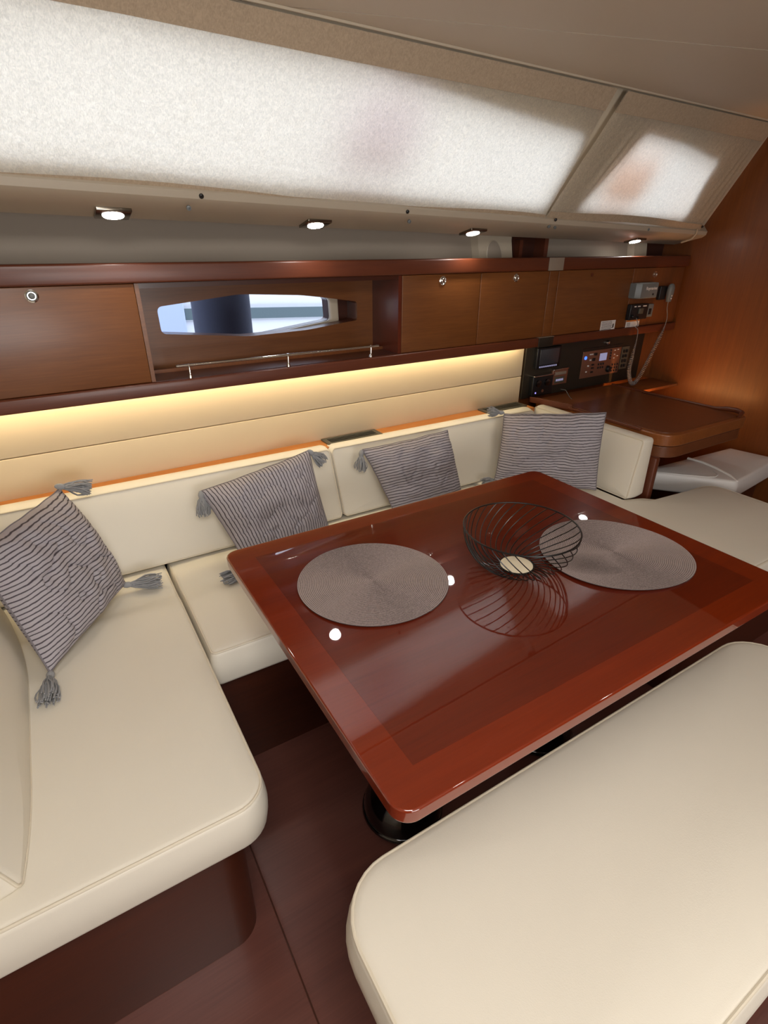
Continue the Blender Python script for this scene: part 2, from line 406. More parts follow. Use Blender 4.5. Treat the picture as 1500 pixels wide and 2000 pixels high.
def piping_path(outline, t1, r, fn=None, hf=None, ins=.3):
    N = normals2(outline)
    k = 1 - sqrt(max(0, 1 - (1 - ins) ** 2))
    out = []
    for p, nn in zip(outline, N):
        u, v = p[0] - nn.x * r * ins, p[1] - nn.y * r * ins; w = t1 - r * k + .0005
        if hf: w += hf(u, v)
        out.append(fn(u, v, w) if fn else (u, v, w))
    return out
# ------------------------------------------------------------------ frames of the boat's side
def FP(X, z, d=0): return (X, 1.833 + .024 * X - d, z)          # locker fronts
def NP(X, z, d=0): return (X, 1.938 + .022 * X - d, z)           # panel behind the settee
def YL(X): return 1.679 + .0913 * X
def ZL(X): return 1.5576 - .02 * X
def CP(X, dz, n=0): return (X, YL(X) - .12 - .567 * (dz - .06) + n * .87, ZL(X) + dz + n * .493)   # sloping coachroof side
XR = 3.12; XLFT = -1.30
def topz(X): return .391 + (X - .525) * .0353                   # ceiling edge, as dz on the slope

# ================================================================== SETTING
fl = struct('floor', MB().box(XLFT - .1, XR + .1, -2.2, 2.3, -.06, -.003), WD_DARK, sm=False)
for (a, b_) in ((-1.3, .1635), (.1665, 1.09), (1.093, 2.02), (2.023, 3.11)):
    part('floor_panel', MB().box(a, b_, -2.2, 2.0, -.003, 0, r=.001), WD_FLOOR, fl, sm=False)
wl = struct('wall_left', MB().box(XLFT - .06, XLFT, -2.2, 2.6, -.05, 2.3), GEL, sm=False)
wf = struct('wall_front', MB().box(XLFT, XR, -2.26, -2.2, -.05, 2.3), GEL, sm=False)
wr = struct('wall_right', MB().box(XR, XR + .05, -2.2, 2.6, -.05, 2.3), WD_BULK, sm=False)
# hull behind everything, with the hull window opening
hull_open = rpoly([(.335, 1.19), (.70, 1.155), (1.045, 1.196), (1.040, 1.283), (.72, 1.322), (.338, 1.300)], [.02, .6, .02, .02, .6, .02])
def HP(u, v, w): return (u, 2.135 + .024 * u + w, v)
hb = MB(); addplate(hb, [(XLFT, -.05), (XR, -.05), (XR, 1.66), (XLFT, 1.66)], [hull_open], .05, HP)
wb = struct('wall_back', hb, WD_DARK, sm=False)
wb_hull = wb
wb = bpy.data.objects.new('trim_5', None); COL.objects.link(wb); wb['kind'] = 'structure'; ROOT[wb.name] = Vector((0, 0, 0))
# upper grey lining with pilasters
gl = MB().box(XLFT, 2.80, 2.0, 2.02, 1.39, 1.60, fn=lambda x, y, z: (x, y + .024 * x, z))
part('hull_lining', gl, GREYLIN, wb)
for (x0, x1, nm) in ((1.70, 1.92, 'pilaster'), (2.80, 2.93, 'pilaster')):
    pb = MB(); prof = [(x0 + .03, 2.03), (x0, 2.03), (x0 + .02, 1.965), (x1 - .0, 1.965), (x1 + .02, 2.03)]
    pb.prism(prof[1:], lambda p, t: (p[0] - .035 * t, p[1] + .024 * p[0], 1.39 + .16 * t))
    pl = part('pilaster', pb, GEL, wb)
    if x0 < 2:
        ov = [(1.808 + .043 * cos(a * pi / 16), 1.435 + .062 * sin(a * pi / 16)) for a in range(32)]
        ob = MB(); addplate(ob, ov, [], .004, lambda u, v, w: (u - .035 * (v - 1.39) / .16, 1.965 + .024 * u - w, v), .0015)
        part('oval_cover', ob, GREYLIN, pl)
        orr = MB().tube([(p[0] - .035 * (p[1] - 1.39) / .16, 1.964 + .024 * p[0], p[1]) for p in ov], .003, 6, closed=True)
        part('oval_rim', orr, GEL, pl)
part('divider_panel', MB().box(2.075, 2.10, 1.93, 2.04, 1.39, 1.512, fn=lambda x, y, z: (x, y + .024 * x, z)), WD_RAIL, wb)
part('divider_panel', MB().box(1.945, 1.965, 1.96, 2.04, 1.39, 1.50, fn=lambda x, y, z: (x, y + .024 * x, z)), WD_RAIL, wb)
part('recess_panel', MB().box(1.93, 2.10, 1.995, 2.0, 1.39, 1.56, fn=lambda x, y, z: (x, y + .024 * x, z)), WD_DARK, wb)
part('recess_panel', MB().box(2.90, XR, 2.0, 2.02, 1.39, 1.60, fn=lambda x, y, z: (x, y + .024 * x, z)), WD_DARK, wb)
# cream panels between shelf and lockers: upper and lower with a groove between them
part('cream_panel', MB().box(XLFT, 2.026, -.014, 0, .7485, .8835, r=.003, fn=lambda x, y, z: (x, 1.938 + .022 * x + y + .014, z)), PANEL_CREAM, wb)
part('cream_panel', MB().box(XLFT, 2.026, -.014, 0, .8855, 1.08, r=.003, fn=lambda x, y, z: (x, 1.938 + .022 * x + y + .014, z)), PANEL_CREAM, wb)
part('panel_backing', MB().box(XLFT, XR, .016, .03, 0, 1.10, fn=lambda x, y, z: (x, 1.938 + .022 * x + y, z)), WD_BULK, wb)
wb = wb_hull
# coachroof side: moulded ledge, sloping wall with two window openings
lb = MB(); prof = [(.05, -.011), (-.03, .006), (-.10, .022), (-.118, .034), (-.122, .05), (-.10, .075), (-.04, .12), (.75, .12), (.75, .03), (.06, .012)]
lb.prism(prof, lambda p, t: (XLFT + (XR - XLFT) * t, YL(XLFT + (XR - XLFT) * t) + p[0], ZL(XLFT + (XR - XLFT) * t) + p[1]))
GELDK = simple('ledge_moulding', lin(178, 166, 148), .4)
ledge = struct('trim_1', lb, GELDK, ang=25)
win1 = rpoly([(-1.15, .085), (1.77, .085), (1.80, .30), (.8, .335), (-1.15, .305)], [.03, .03, .03, 1, .03])
win2 = rpoly([(1.97, .092), (2.83, .098), (2.78, .31), (2.45, .335), (2.15, .34)], [.02, .03, .03, .3, .05])
sb = MB(); addplate(sb, densify([(XLFT, .03), (XR, .03), (XR, .56), (XLFT, .56)], .2), [win1, win2], .04, lambda u, v, w: CP(u, v, .03 + w))
cs = struct('wall_back_upper', sb, GEL, sm=False)
for i, w_ in enumerate((win1, win2)):
    g = MB(); addplate(g, [(p[0], p[1]) for p in w_], [], .004, lambda u, v, w: CP(u, v, .05 + w))
    wo = struct('window_%d' % (i + 1), g, GLASS, sm=False)
# ceiling: plane through the edge line, rising inboard, then flat
def CE(X): p = CP(X, topz(X)); return p
def ceilz(X, Y):
    e = CE(X); return e[2] + min(.055 * max(e[1] - Y, -.3), .055)
cg = MB(); nx = 24; ys = 20; vs = []; fs = []
for i in range(nx + 1):
    X = XLFT + (XR - XLFT) * i / nx
    for j in range(ys + 1):
        e = CE(X); Y = e[1] + .0 + (-2.2 - e[1]) * j / ys; vs.append((X, Y, ceilz(X, Y) + .012))
k0 = len(vs)
vs += [(p[0], p[1], p[2] + .05) for p in vs]
for i in range(nx):
    for j in range(ys):
        a = i * (ys + 1) + j; fs.append((a, a + 1, a + ys + 2, a + ys + 1)); fs.append(tuple(k0 + q for q in (a, a + ys + 1, a + ys + 2, a + 1)))
ce = struct('ceiling', cg.add(vs, fs), CEIL, ang=60)
def ceil_panel(poly):
    b = MB(); n = len(poly); P = densify(poly, .15)
    vs, fs = plate(P, [], .012)
    bm = bmesh.new(); bv = [bm.verts.new(v) for v in vs]
    for f in fs: bm.faces.new([bv[i] for i in f])
    v2 = [(u, v, ceilz(u, v) + .012 - w) for u, v, w in vs]; bm.free()
    return b.add(v2, fs)
# seam runs obliquely: from (-1.3, 1.845) through (.844,1.364) and (1.972,1.111) to (3.12,.854)
sy = lambda X: 1.364 + (X - .844) * (1.111 - 1.364) / (1.972 - .844)
part('ceiling_panel', ceil_panel([(XLFT, CE(XLFT)[1] - .012), (.05, CE(.05)[1] - .012), (.55, sy(.55) + .002), (XR, sy(XR) + .002), (XR, CE(XR)[1] - .012)][::-1]), CEIL, ce)
part('ceiling_panel', ceil_panel([(XLFT, sy(.55) + .1), (.4, sy(.55) + .05), (.55, sy(.55) - .002), (XR, sy(XR) - .002), (XR, -2.2), (XLFT, -2.2)]), CEIL, ce)
# bead along the ceiling edge
bd = MB().tube([(X, CE(X)[1] - .008, CE(X)[2] + .0) for X in [XLFT + i * .2 for i in range(23)]], .0045, 6)
part('edge_bead', bd, GEL, ce)

# ------------------------------------------------------------------ curtains
def curtain(x0, x1, label, seed, ends):
    t = thing('curtain', label, 'curtain', CP((x0 + x1) / 2, .03), 'linen curtains over the cabin windows')
    def edge(X, dz):   # slanted ends
        return X
    def surf(s, q, n0=0):
        # s 0..1 along, q 0..1 up
        xa = ends[0][0] + (ends[0][1] - ends[0][0]) * q; xb = ends[1][0] + (ends[1][1] - ends[1][0]) * q
        X = xa + (xb - xa) * s; d0 = .034 + .006 * sin(X * 5 + seed) + ends[2] * (1 if seed > 1 else 0)
        dz = d0 + (topz(X) - .006 - d0) * q
        wv = .006 * noise.noise(Vector((X * 2.1, q * 1.4, seed))) + .0035 * noise.noise(Vector((X * 8 + q * 2.5, q * 2.2, seed + 5)))
        ridge = 0
        for (xc, sl, am) in RID[seed]:
            dd = (X - xc - sl * (q - .5)) / .012; ridge -= am * math.exp(-dd * dd) * max(0, sin(pi * min(1, max(0, q * 1.1))))
        k = sin(pi * min(1, max(0, q)))
        return CP(X, dz, n0 + (wv + ridge) * (.3 + .7 * k) + .003)
    def grid(q0, q1, n0, nu, nv):
        vs = []; fs = []
        for i in range(nu + 1):
            for j in range(nv + 1): vs.append(surf(i / nu, q0 + (q1 - q0) * j / nv, n0))
        for i in range(nu):
            for j in range(nv):
                a = i * (nv + 1) + j; fs.append((a, a + 1, a + nv + 2, a + nv + 1))
        return MB().add(vs, fs)
    L = x1 - x0; nu = int(L / .008)
    part('cloth', grid(.0, 1, 0, nu, 60), CURT, t, ang=180)
    part('lower_hem', grid(0, .07, -.0035, nu // 2, 4), HEM, t, ang=180)
    part('upper_hem', grid(.855, 1, -.0035, nu // 2, 6), HEM, t, ang=180)
    return t
RID = {0: [(.42, .10, .005), (.62, .09, .004), (.70, .06, .003), (1.16, .12, .006), (1.20, .13, .005), (1.24, .14, .006), (1.29, .15, .004), (1.33, .13, .003), (1.6, .1, .003), (.2, -.05, .002)],
       2: [(2.02, .18, .007), (2.06, .22, .005), (2.10, .2, .004), (2.75, .12, .004), (2.98, .03, .006), (2.93, .05, .005), (3.03, .02, .004)]}
c1 = curtain(-1.25, 1.83, 'long cream linen curtain over the left cabin window, backlit by daylight', 0, ((-1.25, -1.25), (1.79, 1.845), 0))
c2 = curtain(1.81, 3.07, 'short cream linen curtain at the right end with an orange glow behind it', 2, ((1.80, 1.905), (3.04, 3.05), .022))
def snap(X, dz, n, cur, mat=BLACK, r=.006):
    b = MB(); p = Vector(CP(X, dz, n)); nn = Vector((0, -.87, -.493)); q = nn.to_track_quat('Z', 'Y')
    b.lathe([(r, -.002), (r, .002), (r * .6, .004), (r * .2, .004)], p, 12, fn=lambda x, y, z: tuple(q @ Vector((x, y, z))))
    part('snap_button', b, mat, cur)
snap(.428, .046, -.011, c1); snap(1.10, .045, -.011, c1); snap(1.845, .056, -.014, c2); snap(3.02, .075, -.012, c2)
b = MB()
for (X, dz) in ((.396, .018), (1.12, .018), (1.83, .03), (1.87, .028), (2.55, .045)):
    p = Vector(CP(X, dz, -.010)); q = Vector((0, -.95, -.3)).to_track_quat('Z', 'Y')
    b.lathe([(.006, -.004), (.006, .002), (.0025, .003), (.0025, .0)], p, 12, fn=lambda x, y, z: tuple(q @ Vector((x, y, z))))
part('screw_head', b, GREYPL, ledge)
# strap end hanging at the right end of the ledge
part('curtain_strap', MB().tube([CP(3.0, .06, -.006), (3.0, YL(3.0) - .125, ZL(3.0) + .035), (2.995, YL(3) - .11, ZL(3) + .012), (2.99, YL(3) - .06, ZL(3) - .004)], .0045, 6), HEM, c2)

# ------------------------------------------------------------------ downlights on the ledge
for i, X in enumerate((.225, .815, 1.508, 2.64)):
    cx, cy, cz = X, YL(X) - .002, ZL(X) - .001
    lab = ['leftmost square downlight under the curtain ledge, lit', 'second square downlight from the left under the curtain ledge, lit', 'third square downlight from the left, lit, near the oval cover', 'rightmost square downlight under the short curtain, lit'][i]
    t = thing('downlight', lab, 'light', (cx, cy, cz), 'square downlights under the curtain ledge')
    sl = -.213   # tilt of the ledge underside
    q = lambda x, y, z: (cx + x, cy + y + .0913 * x - sl * z * -1 * 0, cz + z + sl * y - .02 * x)
    # square bezel turned to follow the ledge
    part('bezel', MB().box(-.042, .042, -.038, .038, -.007, .002, r=.002, fn=q), simple('dark_chrome', (.25, .22, .18, 1), .2, 1) if i == 0 else bpy.data.materials['dark_chrome'], t)
    part('lens', MB().lathe([(.024, -.0105), (.026, -.0085), (.026, -.006)], (0, 0, 0), 24, fn=q), DOWN, t)
    spot('downlight_beam', (cx, cy - .004, cz - .02), 1.1, (1, .95, .86), .02, 130, .8)

# ------------------------------------------------------------------ rails along the lockers
def rail(z0, z1, name):
    b = MB(); b.box(XLFT, 3.115, -.012, .05, z0, z1, r=.006, fn=lambda x, y, z: (x, 1.833 + .024 * x + y, z))
    return b
tr = struct('trim_2', rail(1.377, 1.431, 't'), WD_RAIL)
br = struct('trim_3', rail(1.045, 1.087, 't'), WD_RAIL)
part('joint_cover', MB().box(2.0, 2.095, -.016, -.011, 1.377, 1.430, r=.001, fn=lambda x, y, z: (x, 1.833 + .024 * x + y, z)), GREYCOV, tr)
part('joint_cover', MB().box(1.995, 2.095, -.016, -.011, 1.044, 1.088, r=.001, fn=lambda x, y, z: (x, 1.833 + .024 * x + y, z)), PANDK, br)
part('joint_cover', MB().box(1.995, 2.095, -.016, .02, 1.0875, 1.089, fn=lambda x, y, z: (x, 1.833 + .024 * x + y, z)), GREYCOV, br)
# ------------------------------------------------------------------ lockers
def fbox(x0, x1, d0, d1, z0, z1, r=0): return MB().box(x0, x1, d0, d1, z0, z1, r=r, fn=lambda x, y, z: (x, 1.833 + .024 * x + y, z))
def carcass(x0, x1):
    b = fbox(x0, x1, .022, .16, 1.088, 1.10); b2 = fbox(x0, x1, .022, .16, 1.362, 1.376); b3 = fbox(x0, x0 + .012, .022, .16, 1.10, 1.362); b4 = fbox(x1 - .012, x1, .022, .16, 1.10, 1.362); b5 = fbox(x0, x1, .16, .17, 1.088, 1.376)
    for q in (b2, b3, b4, b5): b.add(q.v, q.f)
    return b
def knob(X, z, parent, d=0):
    def q(x, y, zz): return (X + x, 1.833 + .024 * X - zz - d, z + y)
    k = part('lock', MB().lathe([(.017, -.002), (.017, .003), (.0135, .0045), (.0105, .002), (.0105, .001)], (0, 0, 0), 24, fn=q), CHROME, parent)
    part('lock_button', MB().lathe([(.0085, 0), (.0085, .004), (.006, .006)], (0, 0, 0), 18, fn=q), GREYPL if X < .5 else CHROME, k)
LG = 'wooden lockers under the cabin ledge'
t = thing('overhead_locker', 'wide brown locker door at the far left with round chrome lock', 'cabinet', FP(-.4, 1.088), LG)
part('carcass', carcass(XLFT + .02, .262), WD_DARK, t)
d_ = part('door', fbox(XLFT + .02, .2625, 0, .02, 1.0885, 1.3755, .002), WD_LOCK, t); knob(0.0, 1.353, d_)
t = thing('overhead_locker', 'double-door brown locker just right of the open shelf', 'cabinet', FP(1.6, 1.088), LG)
part('carcass', carcass(1.217, 2.026), WD_DARK, t)
d_ = part('door', fbox(1.218, 1.6135, 0, .02, 1.0885, 1.3755, .002), WD_LOCK, t); knob(1.413, 1.352, d_)
d_ = part('door', fbox(1.6165, 2.0255, 0, .02, 1.0885, 1.3755, .002), WD_LOCK, t); knob(1.817, 1.352, d_)
t = thing('overhead_locker', 'brown locker above the instrument panel carrying the radio gear', 'cabinet', FP(2.6, 1.088), LG)
part('carcass', carcass(2.028, 3.10), WD_DARK, t)
part('stile', fbox(2.0285, 2.0875, 0, .02, 1.0885, 1.3755, .002), WD_LOCK, t)
d_ = part('door', fbox(2.0905, 2.648, 0, .02, 1.0885, 1.3755, .002), WD_LOCK, t)
part('latch_hole', MB().lathe([(.009, 0), (.009, .002), (.004, .003)], (0, 0, 0), 16, fn=lambda x, y, z: (2.323 + x, 1.833 + .024 * 2.323 - z, 1.353 + y)), WD_RAIL, d_)
d3 = part('door', fbox(2.651, 3.098, 0, .02, 1.0885, 1.3755, .002), WD_BULK, t); knob(2.832, 1.343, d3)
# stickers
def fq(X, z, d): return lambda x, y, zz: (X + x, 1.833 + .024 * (X + x) - d - zz, z + y)
lbp = part('label_sticker', MB().box(-.0585, .0585, -.026, .026, 0, .001, fn=fq(2.512, 1.106, 0)), WHITE, d_)
b = MB(); random.seed(3)
for k in range(7):
    x = -.052
    while x < .03:
        w = random.uniform(.004, .012); b.box(x, x + w, .019 - k * .0062, .0215 - k * .0062, .001, .0013, fn=fq(2.512, 1.106, 0)); x += w + .002
b.box(.038, .048, -.012, .008, .001, .0013, fn=fq(2.512, 1.106, 0)); part('print', b, INK, lbp)
lbp = part('label_sticker', MB().box(-.058, .058, -.023, .023, 0, .001, fn=fq(2.72, 1.0995 + .001, 0)), WHITE, d3)
part('print', MB().box(-.058, .058, .014, .023, .001, .0013, fn=fq(2.72, 1.1005, 0)), ORANGE, lbp)
b = MB()
for k in range(4): b.box(-.05, -.02, .006 - k * .007, .0085 - k * .007, .001, .0013, fn=fq(2.72, 1.1005, 0))
part('print', b, INK, lbp)
# open shelf with the hull window
t = thing('open_shelf', 'open brown wooden shelf niche around the small hull window', 'shelf', FP(.74, 1.088), None)
niche = rpoly([(.352, 1.203), (.66, 1.172), (.9, 1.178), (1.127, 1.200), (1.127, 1.272), (.9, 1.305), (.64, 1.319), (.35, 1.290)], [.02, .4, .6, .012, .012, .6, .4, .02])
b = MB(); addplate(b, [(.2635, 1.088), (1.2165, 1.088), (1.2165, 1.376), (.2635, 1.376)], [niche], .012, lambda u, v, w: (u, 2.033 + .024 * u + w, v))
part('back_panel', b, WD_LOCK, t, sm=False)
part('side_panel', fbox(.2635, .2755, .002, .20, 1.088, 1.376), WD_LOCK, t)
part('side_panel', fbox(1.2015, 1.2165, .002, .20, 1.088, 1.376), WD_GLOSS, t)
part('bottom_board', fbox(.2755, 1.2015, .0, .20, 1.074, 1.089), WD_DARK, t)
part('top_board', fbox(.2755, 1.2015, .005, .20, 1.362, 1.376), WD_DARK, t)
# reveal between niche back and hull, white window frame, glass
rv = MB()
n = len(niche); inn = [HP(p[0] * 1.02 - .014, 1.245 + (p[1] - 1.245) * 1.06, 0) for p in niche]
rv.add([(p[0], 2.044 + .024 * p[0], p[1]) for p in niche] + inn, [(i, (i + 1) % n, n + (i + 1) % n, n + i) for i in range(n)])

big = rpoly([(.29, 1.165), (.70, 1.13), (1.085, 1.170), (1.08, 1.305), (.72, 1.345), (.30, 1.33)], [.03, .6, .03, .03, .6, .03])
b = MB(); addplate(b, big, [hull_open], .022, lambda u, v, w: HP(u, v, -.022 + w), .006)
w3 = struct('window_3', b, GEL); part('window_reveal', rv, WD_RAIL, w3)
b = MB(); addplate(b, big, [], .004, lambda u, v, w: HP(u, v, .052 + w)); part('glass_pane', b, GLASS, w3, sm=False)
# chrome fiddle rail
t = thing('fiddle_rail', 'thin chrome fiddle rail on three posts along the open shelf', 'rail', FP(.73, 1.088))
part('bar', MB().tube([FP(.342, 1.130, .004), FP(.73, 1.1295, .004), FP(1.107, 1.128, .004)], .0042, 10), CHROME, t)
for X in (.383, .728, 1.073):
    pb = MB().tube([FP(X, 1.0885, .002), FP(X, 1.096, .002), FP(X, 1.100, .003), FP(X, 1.134, .004)], [.008, .006, .0035, .0042], 10)
    part('post', pb, CHROME, t)
# LED strip under the lockers
ls = single('light_strip', MB().box(XLFT + .05, 2.0, -.008, .008, 1.066, 1.074, fn=lambda x, y, z: (x, 1.833 + .024 * x + .064 + y, z)), LEDSTRIP, 'warm glowing light strip under the lockers washing the cream panel', 'light')

# ------------------------------------------------------------------ electronics on the right locker
def rounded(x0, x1, y0, y1, z0, z1, r, fn): return MB().box(x0, x1, y0, y1, z0, z1, r=r, fn=fn)
f0 = lambda x, y, z: (x, 1.833 + .024 * x - y, z)
t = thing('radio_speaker', 'grey box speaker with white lettering on the right locker door', 'speaker', FP(2.72, 1.232, .03))
b = MB(); prof = [(2.640, 0), (2.640, .035), (2.662, .055), (2.80, .055), (2.815, .03), (2.815, 0)]
vs, fs = plate([(p[0], p[1]) for p in prof], [], .075, .006)
b.add([f0(u, v, 1.233 + w) for u, v, w in vs], fs); part('case', b, GREYPL, t)
part('lettering', text_mb('Raymarine', .022, .001, lambda x, y, z: f0(2.745 + x, .0565 + z, 1.281 + y)), WHITE, t, 'white brand lettering', sm=False)
part('button', MB().lathe([(.005, 0), (.005, .003)], (0, 0, 0), 12, fn=lambda x, y, z: f0(2.765 + x, .055 + z, 1.252 + y)), BLACK, t)
t = thing('radio_handset', 'small grey radio handset in its clip beside the speaker', 'handset', FP(2.95, 1.2, .03))
b = MB()
for k, (z, w, d) in enumerate(((1.205, .013, .02), (1.225, .017, .024), (1.25, .021, .028), (1.275, .021, .028), (1.290, .016, .02), (1.296, .008, .01))):
    for a in range(16):
        an = 2 * pi * a / 16; sx = abs(cos(an)) ** .6 * (1 if cos(an) > 0 else -1); syy = abs(sin(an)) ** .6 * (1 if sin(an) > 0 else -1)
        b.v.append(f0(2.955 + w * sx, .034 + d * .5 * syy, z))
for k in range(5):
    for a in range(16): b.f.append((k * 16 + a, k * 16 + (a + 1) % 16, (k + 1) * 16 + (a + 1) % 16, (k + 1) * 16 + a))
b.f.append(tuple(range(16))[::-1]); b.f.append(tuple(80 + a for a in range(16)))
part('body', b, GREYPL, t)
part('clip', rounded(2.885, 2.945, 0, .02, 1.215, 1.285, .004, f0), BLACK, t)
b = MB()
for z in (1.222, 1.236): b.lathe([(.004, 0), (.004, .002)], (0, 0, 0), 10, fn=lambda x, y, zz, z=z: f0(2.955 + x, .046 + zz, z + y))
part('key', b, WHITE, t)
t = thing('marine_radio', 'black radio unit above the orange and white sticker', 'radio', FP(2.72, 1.125, .02))
part('case', rounded(2.648, 2.80, 0, .024, 1.126, 1.204, .003, f0), BLACK, t)
b = MB()
for (x, w) in ((2.675, .018), (2.705, .022), (2.75, .03)): part('marking', MB().box(x, x + w, .0235, .0245, 1.190, 1.195, fn=f0), WHITE, t, sm=False)
part('connector', rounded(2.715, 2.75, .02, .032, 1.155, 1.183, .003, f0), DKGREY, t)
part('knob', MB().lathe([(.008, 0), (.008, .012), (.006, .014)], (0, 0, 0), 14, fn=lambda x, y, z: f0(2.665 + x, .024 + z, 1.145 + y)), BLACK, t)
part('knob', MB().lathe([(.006, 0), (.006, .012)], (0, 0, 0), 14, fn=lambda x, y, z: f0(2.715 + x, .024 + z, 1.137 + y)), BLACK, t)
t = thing('wall_socket', 'small grey socket plate beside the black radio unit', 'socket', FP(2.83, 1.13, .01))
part('plate', rounded(2.803, 2.862, 0, .014, 1.132, 1.198, .003, f0), GREYPL, t)
part('socket_hole', rounded(2.822, 2.846, .013, .0155, 1.145, 1.175, .004, f0), BLACK, t)
# coiled cord
ctrl = [(2.70, 1.136, .03), (2.712, 1.115, .035), (2.718, 1.10, .035), (2.700, 1.092, .036), (2.72, 1.076, .04), (2.728, 1.03, .04), (2.735, .95, .03), (2.745, .86, .02), (2.775, .795, .02), (2.81, .775, .02), (2.85, .80, .02), (2.90, .88, .02), (2.945, .98, .025), (2.975, 1.06, .03), (2.985, 1.12, .03), (2.965, 1.17, .03), (2.955, 1.21, .034)]
def crom(P, m_):
    out = []
    for i in range(len(P) - 1):
        p0 = Vector(P[max(i - 1, 0)]); p1 = Vector(P[i]); p2 = Vector(P[i + 1]); p3 = Vector(P[min(i + 2, len(P) - 1)])
        for k in range(m_):
            s = k / m_; out.append(.5 * ((2 * p1) + (-p0 + p2) * s + (2 * p0 - 5 * p1 + 4 * p2 - p3) * s * s + (-p0 + 3 * p1 - 3 * p2 + p3) * s ** 3))
    out.append(Vector(P[-1])); return out
cl = [Vector(f0(p[0], p[2], p[1])) for p in crom(ctrl, 60)]
acc = [0]
for i in range(1, len(cl)): acc.append(acc[-1] + (cl[i] - cl[i - 1]).length)
pts = []; ph = 0
for i, p in enumerate(cl):
    s = acc[i] / acc[-1]; amp = .0090 * min(1, max(0, (s - .15) / .12)) * min(1, max(0, (.86 - s) / .08))
    tn = (cl[min(i + 1, len(cl) - 1)] - cl[max(i - 1, 0)]).normalized(); u = tn.cross(Vector((0, 1, 0))).normalized(); v = tn.cross(u)
    ph = acc[i] / .0095 * 2 * pi; pts.append(p + (u * cos(ph) + v * sin(ph)) * amp)
cc = single('coiled_cord', MB().tube(pts, .0022, 5), simple('cord_grey', lin(120, 116, 116), .3), 'dark coiled handset cord looping down over the instrument panel', 'cord')

# ------------------------------------------------------------------ instrument panel
n0 = lambda x, y, z: (x, 1.938 + .022 * x - y, z)
t = thing('instrument_panel', 'dark metal instrument panel above the chart desk', 'panel', NP(2.45, .77, 0))
part('back_plate', MB().box(2.03, 2.99, 0.0, .012, .768, 1.085, r=.001, fn=n0), PANDK, t)
part('side_trim', MB().box(2.99, 3.03, 0, .012, .768, 1.085, fn=n0), WD_BULK, t)
part('side_trim', MB().box(3.03, 3.118, 0, .012, .765, 1.085, fn=n0), WD_BULK, t)
part('top_hinge', MB().box(2.46, 2.80, .012, .015, .978, .982, fn=n0), BLACK, t)
cp = part('chart_plotter', MB().box(2.088, 2.262, .012, .034, .916, 1.02, r=.004, fn=n0), BLACK, t)
part('screen', MB().box(2.108, 2.246, .033, .0355, .936, 1.012, r=.001, fn=n0), SCREEN, cp)
b = MB()
for k in range(9): b.box(2.110 + k * .0148, 2.119 + k * .0148, .034, .037, .922, .929, r=.001, fn=n0)
part('key_row', b, LCDW, cp, sm=False)
au = part('audio_unit', MB().box(2.075, 2.222, .012, .040, .782, .885, r=.004, fn=n0), BLACK, t)
part('chrome_lip', MB().box(2.072, 2.222, .012, .050, .880, .886, r=.002, fn=n0), CHROME, au)
for X in (2.11, 2.175): part('dial', MB().lathe([(.017, 0), (.017, .008), (.012, .010)], (0, 0, 0), 16, fn=lambda x, y, z, X=X: n0(X + x, .04 + z, .845 + y)), BLACKG, au)
part('lamp', MB().lathe([(.004, 0), (.004, .002)], (0, 0, 0), 10, fn=lambda x, y, z: n0(2.10 + x, .04 + z, .797 + y)), LEDV, au)
part('lamp', MB().lathe([(.008, 0), (.008, .002)], (0, 0, 0), 10, fn=lambda x, y, z: n0(2.15 + x, .04 + z, .803 + y)), COPPER, au)
mt = part('gauge_unit', MB().box(2.228, 2.345, .012, .028, .817, .898, r=.003, fn=n0), COPPER, t)
part('gauge_window', MB().box(2.243, 2.330, .027, .030, .868, .884, r=.001, fn=n0), GREYCOV, mt)
part('gauge_window', MB().box(2.247, 2.322, .027, .029, .825, .858, r=.001, fn=n0), DKGREY, mt)
b = MB()
for k in range(5): b.box(2.257 + k * .0115, 2.265 + k * .0115, .029, .030, .836, .847, fn=n0)
part('digit', b, LCDW, mt, sm=False)
part('chrome_lip', MB().box(2.228, 2.345, .012, .032, .893, .900, r=.002, fn=n0), CHROME, mt)
sp = part('switch_panel', MB().box(2.462, 2.790, .012, .017, .822, .966, r=.001, fn=n0), COPPER, t)
part('display', MB().box(2.605, 2.665, .016, .019, .905, .945, r=.001, fn=n0), LCDW, sp)
part('blue_lamp', MB().lathe([(.009, 0), (.009, .003), (.004, .004)], (0, 0, 0), 14, fn=lambda x, y, z: n0(2.485 + x, .017 + z, .932 + y)), LEDB, sp, 'small lit blue lamp')
part('rotary_knob', MB().lathe([(.018, 0), (.018, .010), (.013, .016)], (0, 0, 0), 18, fn=lambda x, y, z: n0(2.692 + x, .017 + z, .853 + y)), BLACK, sp)
sw = [(2.515, .948, .026, .006, WHITE), (2.553, .946, .022, .014, BLACK), (2.52, .918, .012, .007, WHITE), (2.545, .918, .02, .016, BLACK), (2.51, .887, .01, .008, WHITE), (2.50, .856, .01, .007, WHITE),
      (2.545, .89, .018, .008, BLACK), (2.545, .872, .018, .008, BLACK), (2.545, .85, .018, .008, BLACK)]
sw += [(2.60 + .02 * k, z, .007, .011, BLACK) for k in range(3) for z in (.887, .868)] + [(2.692, z, .008, .009, BLACK) for z in (.955, .94, .925, .91)] + [(2.725, z, .008, .005, WHITE) for z in (.952, .93, .91)] + [(2.725 + .022 * k, z, .006, .010, BLACK) for k in range(3) for z in (.872, .855, .838)] + [(2.75, z, .012, .004, WHITE) for z in (.955, .92)]
for (x, z, w, h, mm) in sw: part('switch', MB().box(x, x + w, .017, .022, z - h / 2, z + h / 2, r=.001, fn=n0), mm, sp, sm=False)
